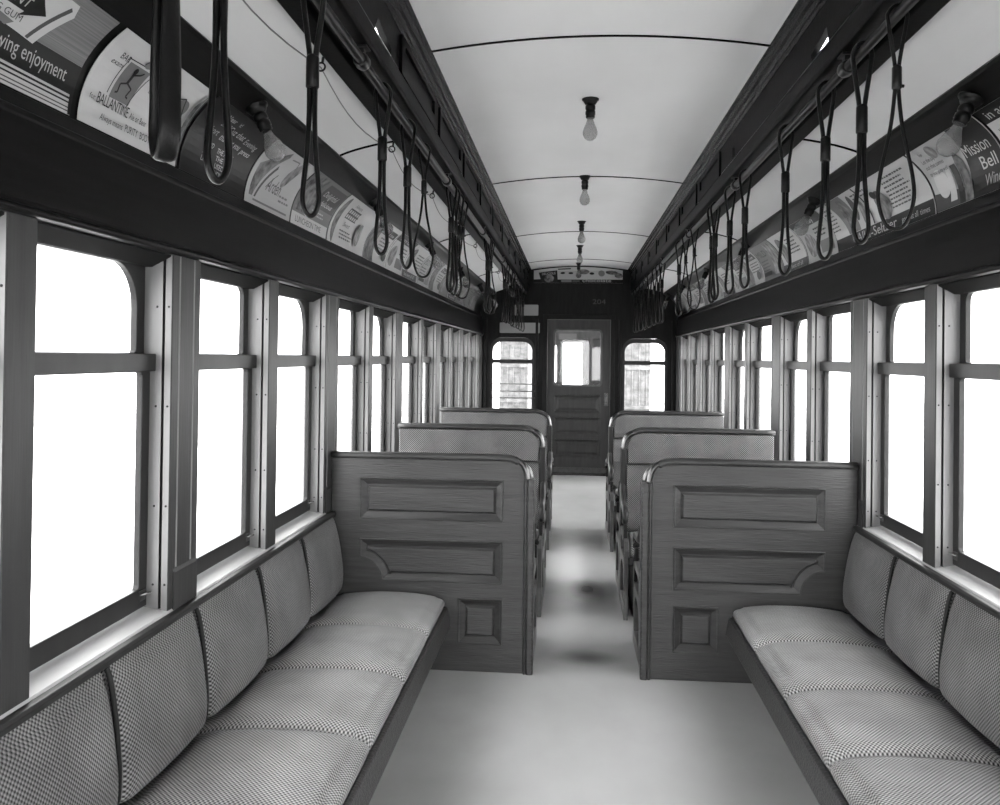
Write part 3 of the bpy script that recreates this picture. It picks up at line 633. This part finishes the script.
# ------------------------------------------------------------------ advertising cards
_tc = {}
def text_bm(txt, shear=0, space=1.0):
    key = (txt, shear, space)
    if key not in _tc:
        c = bpy.data.curves.new('t', 'FONT'); c.body = txt; c.shear = shear; c.size = 1; c.space_character = space; c.resolution_u = 3
        c.align_x = 'LEFT'; o = bpy.data.objects.new('t', c); C.objects.link(o)
        bpy.context.view_layer.update()
        me = bpy.data.meshes.new_from_object(o.evaluated_get(bpy.context.evaluated_depsgraph_get()))
        _tc[key] = ([tuple(v.co)[:2] for v in me.vertices], [tuple(p.vertices) for p in me.polygons])
        bpy.data.objects.remove(o); bpy.data.curves.remove(c); bpy.data.meshes.remove(me)
    return _tc[key]
TM = ['c_white', 'c_cream', 'c_grey', 'c_mid', 'c_dark', 'c_black', 'c_lines', 'c_pic', 'c_pic2']
MI = {k[2:]: i for i, k in enumerate(TM)}
def flat(el):
    """-> (verts2d, faces) of one printed shape in card units (metres along, metres up)"""
    k = el[0]
    if k == 'r': _, a, b, c, d, m = el; return [(a, b), (c, b), (c, d), (a, d)], [(0, 1, 2, 3)], m
    if k == 'p': return list(el[1]), [tuple(range(len(el[1])))], el[2]
    if k == 'e':
        _, x, y, rx, ry, m = el[:6]; rot = el[6] if len(el) > 6 else 0
        v = []
        for i in range(20):
            a = 2 * PI * i / 20; u, w = rx * math.cos(a), ry * math.sin(a)
            v.append((x + u * math.cos(rot) - w * math.sin(rot), y + u * math.sin(rot) + w * math.cos(rot)))
        return v, [tuple(range(20))], m
    if k == 'l':
        _, pts, w, m = el; v = []; f = []
        for (x0, y0), (x1, y1) in zip(pts, pts[1:]):
            d = Vector((x1 - x0, y1 - y0)); n_ = Vector((-d.y, d.x)).normalized() * w / 2; b = len(v)
            v += [(x0 - n_.x, y0 - n_.y), (x1 - n_.x, y1 - n_.y), (x1 + n_.x, y1 + n_.y), (x0 + n_.x, y0 + n_.y)]; f.append((b, b + 1, b + 2, b + 3))
        return v, f, m
    if k == 't':
        _, txt, x, y, size, m = el[:6]; o = el[6] if len(el) > 6 else {}
        v, f = text_bm(txt, o.get('sh', 0), o.get('sp', 1.0)); sx = o.get('sx', 1.0); rot = o.get('rot', 0); out = []
        wd = max([p[0] for p in v] or [0]) * size * sx
        if 'w' in o: sx *= o['w'] / max(wd, 1e-6); wd = o['w']
        x0 = x - wd / 2 if o.get('c') else x
        b = o.get('bold', 0)
        for p in v:
            a, c = p[0] * size * sx, p[1] * size
            out.append((x0 + a * math.cos(rot) - c * math.sin(rot), y + a * math.sin(rot) + c * math.cos(rot)))
        return out, f, m
def printed(mb, els, W, H, P, base):
    """P(s, t, lift): place a card point; every printed shape sits a hair over the one below"""
    step = H / 12
    for li, el in enumerate([('r', 0, 0, W, H, base)] + els):
        v, f, m = flat(el); bm = bmesh.new(); vs = [bm.verts.new((a, b, 0)) for a, b in v]
        for q in f:
            try: bm.faces.new([vs[i] for i in q])
            except ValueError: pass
        for lo_, ax_, lim in ((0.0, (0, 1, 0), 0), (H, (0, -1, 0), 0), (0.0, (1, 0, 0), 0), (W, (-1, 0, 0), 0)):   # crop to the card
            co = (0, lo_, 0) if ax_[0] == 0 else (lo_, 0, 0)
            bmesh.ops.bisect_plane(bm, geom=bm.verts[:] + bm.edges[:] + bm.faces[:], plane_co=co, plane_no=ax_, clear_inner=True)
        for k in range(1, 12): bmesh.ops.bisect_plane(bm, geom=bm.verts[:] + bm.edges[:] + bm.faces[:], plane_co=(0, step * k, 0), plane_no=(0, 1, 0))
        bm.verts.index_update(); lift = .0022 + .00035 * li
        mb.add([P(x.co.x, x.co.y, lift) for x in bm.verts], [tuple(x.index for x in q.verts) for q in bm.faces], MI[m]); bm.free()
CP = ((1.230, 1.989), (1.224, 2.120), (1.112, 2.200)); HC = .268
def cove_pt(t):
    (ax, az), (bx, bz), (cx, cz) = CP
    x = (1 - t) ** 2 * ax + 2 * t * (1 - t) * bx + t * t * cx; z = (1 - t) ** 2 * az + 2 * t * (1 - t) * bz + t * t * cz
    dx = 2 * (1 - t) * (bx - ax) + 2 * t * (cx - bx); dz = 2 * (1 - t) * (bz - az) + 2 * t * (cz - bz); l = math.hypot(dx, dz)
    return x, z, -dz / l, dx / l      # normal points into the car
def card(sg, ya, yb, els, label, base='white'):
    W = yb - ya; yc = (ya + yb) / 2
    def P(s, t, lift):
        x, z, nx_, nz_ = cove_pt(min(1, max(0, t / HC)))
        y = ya + s if sg < 0 else yb - s
        return (sg * (x + nx_ * lift) - sg * 1.2, y - yc, z + nz_ * lift - 1.99)
    mb = MB(); n = 12
    rings = [[P(s, HC * k / n, l) for k in range(n + 1) for l in (.0005,)] + [P(s, HC * k / n, .002) for k in range(n, -1, -1)] for s in (0, W)]
    mb.rings(rings, mi=MI[base], smooth=False)
    printed(mb, els, W, HC, P, base)
    o = mb.build('advertising_card', TM); o.location = (sg * 1.2, yc, 1.99)
    return tag(o, label, 'advertising card', f"advertising cards in the {'left' if sg < 0 else 'right'} rack")
def words(x, y, w, lines, size, m, rnd):
    """illegible small print: rows of short bars, as the photograph shows it"""
    out = []
    for i in range(lines):
        a = x + rnd.uniform(0, .01); e = x + w - rnd.uniform(0, .25) * w
        while a < e:
            b = min(e, a + rnd.uniform(.8, 2.6) * size); out.append(('r', a, y - i * size * 1.5, b, y - i * size * 1.5 + size * .62, m)); a = b + size * .45
    return out
rn = random.Random(3)
# 1: chewing gum
els = [('r', 0, 0, .55, .048, 'white')] + [('r', 0, .006 + .0085 * k, .55, .009 + .0085 * k, 'mid') for k in range(2)] + [('r', 0, .026, .55, .030, 'black'), ('r', 0, .036, .55, .041, 'black'), ('r', 0, .047, .55, .123, 'black'), ('r', .530, 0, .55, .123, 'black'),
       ('t', "chewing enjoyment", .215, .070, .052, 'cream', {'w': .285}),
       ('p', [(.08, .135), (.31, .118), (.365, .112), (.425, .215), (.412, .245), (.10, .258), (.06, .21)], 'white'), ('p', [(.335, .118), (.345, .116), (.408, .225), (.398, .232)], 'mid'),
       ('p', [(.10, .170), (.30, .166), (.29, .152), (.358, .182), (.315, .222), (.312, .206), (.10, .212)], 'dark'), ('t', 'SPEARMINT', .135, .176, .034, 'white', {'w': .17, 'sh': .1}),
       ('t', "WRIGLEY'S", .14, .224, .032, 'dark', {'w': .19}), ('t', 'CHEWING GUM', .13, .140, .024, 'mid', {'w': .175}), ('p', [(.06, .15), (.27, .118), (.29, .134), (.08, .160)], 'grey'), ('p', [(.06, .143), (.25, .112), (.262, .120), (.06, .150)], 'dark')]
card(-1, 1.325, 1.868, els, 'grey and black chewing gum advertising card, nearest on the left rack', 'lines')
# 2: beer
els = [('t', 'BAR', .060, .198, .026, 'dark', {'w': .042}), ('t', 'exam', .042, .176, .022, 'dark', {'w': .05, 'sh': .3}), ('p', [(.105, .205), (.200, .207), (.190, .095), (.100, .093)], 'grey'), ('l', [(.095, .215), (.088, .10)], .003, 'dark'), ('l', [(.09, .212), (.30, .222)], .003, 'dark'), ('l', [(.215, .212), (.180, .085)], .003, 'dark'),
       ('e', .145, .190, .008, .010, 'dark'), ('l', [(.145, .183), (.142, .150)], .010, 'dark'), ('l', [(.142, .150), (.118, .140), (.122, .115), (.112, .112)], .005, 'dark'), ('l', [(.142, .150), (.168, .140), (.160, .115), (.170, .112)], .005, 'dark'), ('l', [(.145, .178), (.168, .188), (.176, .198)], .005, 'dark'),
       ('e', .165, .224, .016, .012, 'grey'), ('l', [(.15, .22), (.16, .238), (.178, .235)], .003, 'dark'), ('e', .225, .252, .022, .013, 'dark'), ('t', 'Ale', .212, .247, .016, 'cream'), ('t', 'Beer', .232, .158, .020, 'mid'), ('e', .40, .17, .040, .030, 'grey', .5), ('l', [(.31, .235), (.36, .19), (.40, .205), (.44, .13)], .005, 'dark'),
       ('t', 'for', .020, .066, .020, 'mid'), ('t', 'BALLANTINE', .048, .062, .044, 'dark', {'w': .145, 'sp': .9}), ('t', 'Ale or Beer', .200, .064, .027, 'dark', {'w': .085}), ('t', 'Always means', .075, .024, .025, 'dark', {'w': .105, 'sh': .25}), ('t', 'PURITY  BODY  FLAVOR', .190, .024, .030, 'dark', {'w': .21}),
       ('e', .36, .050, .02, .016, 'mid'), ('e', .36, .050, .017, .013, 'white'), ('p', [(.475, .0), (.483, .0), (.483, .268), (.475, .268)], 'mid'), ('p', [(.455, .03), (.475, .06), (.472, .268), (.452, .2)], 'pic')]
card(-1, 1.900, 2.392, els, 'white beer advertising card with an acrobat drawing and printed slogan')
# 3: dark card with script
els = [('t', 'Wear', .130, .225, .026, 'white', {'w': .075}), ('t', 'it!', .23, .226, .024, 'white'), ('t', 'So', .135, .196, .028, 'white', {'sh': .3}), ('t', "'Cuz that", .185, .190, .036, 'white', {'sh': .4, 'w': .14}), ('t', 'Evening', .330, .184, .034, 'cream', {'sh': .4, 'w': .11}), ('t', 'short', .085, .158, .036, 'cream', {'sh': .4, 'w': .075}), ('t', 'that fast you', .175, .152, .036, 'white', {'sh': .4, 'w': .16}), ('t', 'press', .345, .148, .032, 'white', {'sh': .4, 'w': .08}),
       ('t', 'AND', .125, .112, .026, 'white', {'w': .05}), ('t', 'THE ABIDE', .205, .106, .027, 'white', {'w': .12}), ('t', 'ALL', .118, .084, .026, 'white', {'w': .06}), ('t', 'THE', .212, .080, .026, 'white', {'w': .055}), ('t', 'LINES', .115, .058, .026, 'white', {'w': .07}), ('t', 'USED', .215, .054, .026, 'white', {'w': .07}), ('t', 'AT HOMES', .18, .028, .026, 'white', {'w': .13})]
card(-1, 2.416, 2.905, els, 'dark advertising card lettered in white script behind the nearest left bulb', 'dark')
# 4: white card with a figure and a signature
els = [('p', [(.03, .03), (.06, .03), (.16, .19), (.20, .24), (.19, .262), (.03, .16)], 'pic'), ('p', [(.075, .03), (.09, .03), (.19, .175), (.18, .19)], 'mid'), ('e', .33, .19, .032, .085, 'pic2', -.5), ('l', [(.23, .24), (.30, .245), (.33, .19)], .006, 'grey'), ('t', 'Arden', .165, .075, .085, 'mid', {'sh': .35, 'w': .145}), ('l', [(.16, .085), (.22, .155)], .005, 'mid')] + words(.31, .075, .11, 2, .014, 'grey', rn) + [('r', .06, .012, .42, .02, 'grey')]
card(-1, 2.920, 3.398, els, 'white card with a large handwritten name, just beyond the nearest left bulb', 'cream')
# 5: grey with white foot panel
els = [('r', 0, 0, .5, .055, 'white'), ('t', 'LUNCHEON TIME', .05, .015, .040, 'mid', {'w': .36}), ('r', .02, .065, .20, .26, 'pic'), ('p', [(.20, .12), (.50, .12), (.50, .25), (.24, .25)], 'mid'), ('t', 'Delightful', .25, .185, .045, 'white', {'sh': .4, 'w': .2}), ('t', 'delicious', .27, .140, .040, 'white', {'sh': .4, 'w': .18})] + words(.22, .095, .2, 2, .012, 'cream', rn)
card(-1, 3.412, 3.925, els, 'grey card with a white foot strip behind the third left strap', 'grey')
# 6: pale card with dark heading block
els = [('e', .06, .13, .035, .13, 'pic'), ('r', .155, .15, .35, .215, 'mid')] + [('r', .165 + .032 * k, .157 + .03 * j, .187 + .032 * k, .176 + .03 * j, 'white') for k in range(6) for j in range(2)] + [('t', 'Always', .17, .228, .03, 'mid', {'w': .12}), ('t', 'Sweet', .17, .105, .04, 'mid', {'sh': .3, 'w': .12})] + words(.14, .075, .24, 3, .013, 'mid', rn) + [('e', .45, .10, .05, .07, 'pic2')]
card(-1, 3.938, 4.615, els, 'pale card with a dark chequered heading block on the left rack', 'white')
def generic(i, W):
    r = random.Random(50 + i); els = []; base = r.choice(['white', 'cream', 'cream', 'grey', 'white'])
    a = r.uniform(.02, .06); px = r.uniform(.15, .24)
    k = i % 4
    if k == 0: els += [('e', a + .09, .14, .085, .10, 'pic', .2), ('r', 0, 0, W, .05, 'mid'), ('t', r.choice(['the best of all', 'so good today', 'it tastes fresh']), .06, .014, .036, 'white', {'w': .36})] + words(.25, .20, .24, 5, .016, 'dark', r)
    elif k == 1: els += [('r', .30, .02, .50, .25, 'pic2'), ('t', r.choice(['FRESH', 'SMOOTH', 'MILD']), .03, .17, .075, 'dark', {'w': .24})] + words(.03, .135, .24, 4, .016, 'mid', r) + [('r', .03, .025, .25, .055, 'dark')]
    elif k == 2: els += [('p', [(0, 0), (.22, 0), (.16, .268), (0, .268)], 'pic'), ('r', .24, .19, .50, .24, 'dark'), ('t', 'Try it now', .26, .20, .035, 'white', {'w': .2})] + words(.24, .16, .25, 4, .015, 'mid', r) + [('e', .42, .06, .06, .035, 'mid')]
    else: els += [('r', 0, .21, W, .268, 'dark'), ('t', r.choice(['every day', 'for the family']), .08, .222, .04, 'white', {'w': .3}), ('e', .13, .10, .09, .075, 'pic2'), ('r', .27, .03, .49, .10, 'grey')] + words(.27, .175, .22, 3, .016, 'dark', r)
    els.append(('l', [(0, 0), (0, .268)], .012, 'black'))
    return els, base
y = 4.628; i = 6
while y + .53 < 10.5:
    els, base = generic(i, .525); card(-1, y, y + .525, els, f'small printed advertising card in the left rack, {ORD[i]} from the camera end', base); y += .538; i += 1
# right rack; the reading edge is the far end
W = .54
els = [('r', 0, .215, .55, .268, 'black'), ('t', 'in acE!', .03, .225, .045, 'white', {'w': .15}), ('t', 'for every day', .21, .240, .02, 'cream', {'w': .12}), ('t', 'and evening', .21, .222, .016, 'cream', {'w': .12}), ('t', 'you save now', .03, .170, .03, 'dark', {'w': .16}), ('t', 'Buy it', .05, .13, .03, 'dark', {'w': .08})] + words(.05, .10, .40, 4, .018, 'mid', rn)
card(1, 2.145, 2.685, els, 'white card with a black heading band, nearest on the right rack')
els = [('p', [(.27, 0), (.51, 0), (.51, .268), (.33, .268)], 'dark'), ('t', "It's", .325, .228, .026, 'cream', {'sh': .3}), ('t', 'Mission', .31, .145, .068, 'white', {'w': .165}), ('t', 'Bell', .37, .082, .068, 'white', {'w': .105}), ('t', 'Wines', .365, .025, .056, 'cream', {'sh': .4, 'w': .13}), ('p', [(0, 0), (.25, 0), (.25, .05), (0, .07)], 'mid'), ('r', .185, 0, .225, .15, 'dark'), ('p', [(.23, 0), (.285, 0), (.285, .15), (.265, .19), (.25, .19), (.23, .15)], 'pic'), ('e', .09, .10, .05, .06, 'white'), ('p', [(.12, .02), (.17, .02), (.18, .15), (.15, .15)], 'white'),
       ('t', 'for', .07, .232, .022, 'dark'), ('t', 'Let the joy', .045, .200, .026, 'mid', {'w': .10, 'sh': .2}), ('t', 'out that comes', .04, .172, .026, 'mid', {'w': .14, 'sh': .2}), ('t', 'to you quite well', .04, .142, .024, 'mid', {'w': .14, 'sh': .2}), ('e', .16, .23, .03, .03, 'pic2')]
card(1, 2.702, 3.215, els, 'half pale half dark wine advertising card behind the nearest right bulb', 'cream')
els = [('r', 0, 0, 1.13, .062, 'black'), ('t', 'for', .225, .018, .036, 'cream', {'w': .045}), ('t', 'Alka-Seltzer', .285, .012, .062, 'white', {'w': .48, 'bold': 1}), ('t', 'good at all', .82, .018, .036, 'white', {'w': .16}), ('t', 'times', 1.0, .018, .034, 'white', {'w': .09}), ('r', 0, .064, .20, .268, 'white'), ('p', [(.20, .064), (.36, .064), (.36, .268), (.15, .268)], 'grey'), ('e', .28, .17, .05, .09, 'pic', -.3), ('e', .40, .18, .028, .075, 'mid', -.4), ('e', .47, .14, .03, .07, 'pic2', -.4), ('p', [(.53, .064), (.545, .064), (.545, .268), (.53, .268)], 'dark'), ('e', .70, .13, .07, .075, 'pic', .3), ('e', .66, .19, .03, .02, 'dark')] + words(.03, .23, .13, 7, .014, 'mid', rn) + words(.84, .235, .26, 8, .014, 'mid', rn) + words(.55, .245, .2, 2, .014, 'mid', rn)
card(1, 3.232, 4.365, els, 'long white card with white remedy lettering along a black foot band', 'white')
y = 4.380; i = 3
while y + .53 < 10.5:
    els, base = generic(i + 20, .525); card(1, y, y + .525, els, f'small printed advertising card in the right rack, {ORD[i]} from the camera end', base); y += .538; i += 1
# card over the end door
mb = MB(); top = lambda x: 2.586 - .050 * (x / .57) ** 2
def PE(s, t, lift): return (s - .565, Y1 - .003 - lift * .8, 2.385 + t * (top(s - .565) - 2.385) / .15)
Hh = .15; HC_old = HC
els = [('r', 0, 0, 1.10, .042, 'black'), ('r', 0, 0, .10, .042, 'black'), ('p', [(.10, -.01), (.30, .0), (.29, .125), (.06, .118)], 'dark'), ('e', .19, .045, .06, .040, 'pic'), ('t', 'DELICIOUS', .10, .085, .036, 'cream', {'w': .17}), ('t', 'chocolate', .60, .010, .044, 'cream', {'w': .36}), ('r', .34, .008, .47, .030, 'grey'), ('r', .48, .008, .57, .028, 'mid'),
       ('e', .36, .095, .03, .010, 'dark'), ('e', .46, .092, .03, .010, 'dark'), ('e', .62, .105, .07, .024, 'pic'), ('e', .72, .09, .03, .012, 'dark'), ('e', .84, .095, .04, .03, 'grey'), ('e', .97, .11, .08, .022, 'pic'), ('e', 1.05, .085, .05, .03, 'pic'), ('r', .30, .128, .46, .140, 'mid')]
mb.prism([(-.565 + 1.10 * k / 16, top(-.565 + 1.10 * k / 16)) for k in range(17)] + [(.535, 2.385), (-.565, 2.385)], Y1 + .004, Y1 - .003)
printed(mb, els, 1.10, .15, PE, 'cream')
tag(mb.build('advertising_card', TM), 'long chocolate advertising card above the end door', 'advertising card')
# enamel signs and the car number on the bulkhead
for x0, x1, z0, z1, lb in ((-.80, -.505, 1.975, 2.11, 'shorter white sign on the end wall, the upper one of two'), (-.985, -.485, 1.755, 1.885, 'wide white sign on the end wall over the barred window')):
    mb = MB(); mb.plate(rrect(x0, x1, z0, z1, .012, 3), [], 0, .008, lambda a, b, d: (a - (x0 + x1) / 2, -d, b - z0)); o = mb.build('enamel_sign', 'enamel', bevel=.002); o.location = ((x0 + x1) / 2, Y1 - .001, z0); tag(o, lb, 'sign', 'white signs on the end wall')
v, f = text_bm('204'); mb = MB(); wmax = max(p[0] for p in v)
nv = len(v); mb.add([(p[0] * .165 / wmax, y, p[1] * .085) for y in (0, .006) for p in v], list(f) + [tuple(nv + k for k in q) for q in f]); o = mb.build('car_number', 'c_mid'); o.location = (.165, Y1 - .003, 2.125); tag(o, 'pale car number painted on the dark end wall', 'lettering')

# ------------------------------------------------------------------ daylight, camera, colour
w = bpy.data.worlds.new('overcast'); bpy.context.scene.world = w; w.use_nodes = True; nt = w.node_tree
bg = nt.nodes['Background']; bg.inputs[0].default_value = g3(1.0); bg.inputs[1].default_value = 1.0
sc = bpy.context.scene
f, yaw, pitch, roll, sy = 860.94, .08343, .010075, .012491, -53.98
cy, sy_ = math.cos(yaw), math.sin(yaw)
fw = Vector((-sy_, cy, 0)); rt = Vector((cy, sy_, 0)); up = Vector((0, 0, 1))
cp, sp = math.cos(pitch), math.sin(pitch); fw, up = cp * fw + sp * up, cp * up - sp * fw
cr, sr = math.cos(roll), math.sin(roll); rt, up = cr * rt + sr * up, cr * up - sr * rt
cam = bpy.data.cameras.new('camera'); co = bpy.data.objects.new('camera', cam); C.objects.link(co)
cam.sensor_fit = 'HORIZONTAL'; cam.sensor_width = 36; cam.lens = f / 1000 * 36; cam.shift_y = sy / 1000; cam.clip_start = .02
mt = Matrix.Identity(4)
for i in range(3): mt[i][0], mt[i][1], mt[i][2] = rt[i], up[i], -fw[i]
mt[0][3], mt[1][3], mt[2][3] = -.08, 0, 1.45
co.matrix_world = mt; sc.camera = co
vs = sc.view_settings; vs.view_transform = 'Standard'; vs.look = 'None'; vs.gamma = 1; vs.use_curve_mapping = False; vs.exposure = 3.68
sc.cycles.use_denoising = True
sc.cycles.max_bounces = 12; sc.cycles.diffuse_bounces = 8; sc.cycles.transparent_max_bounces = 16
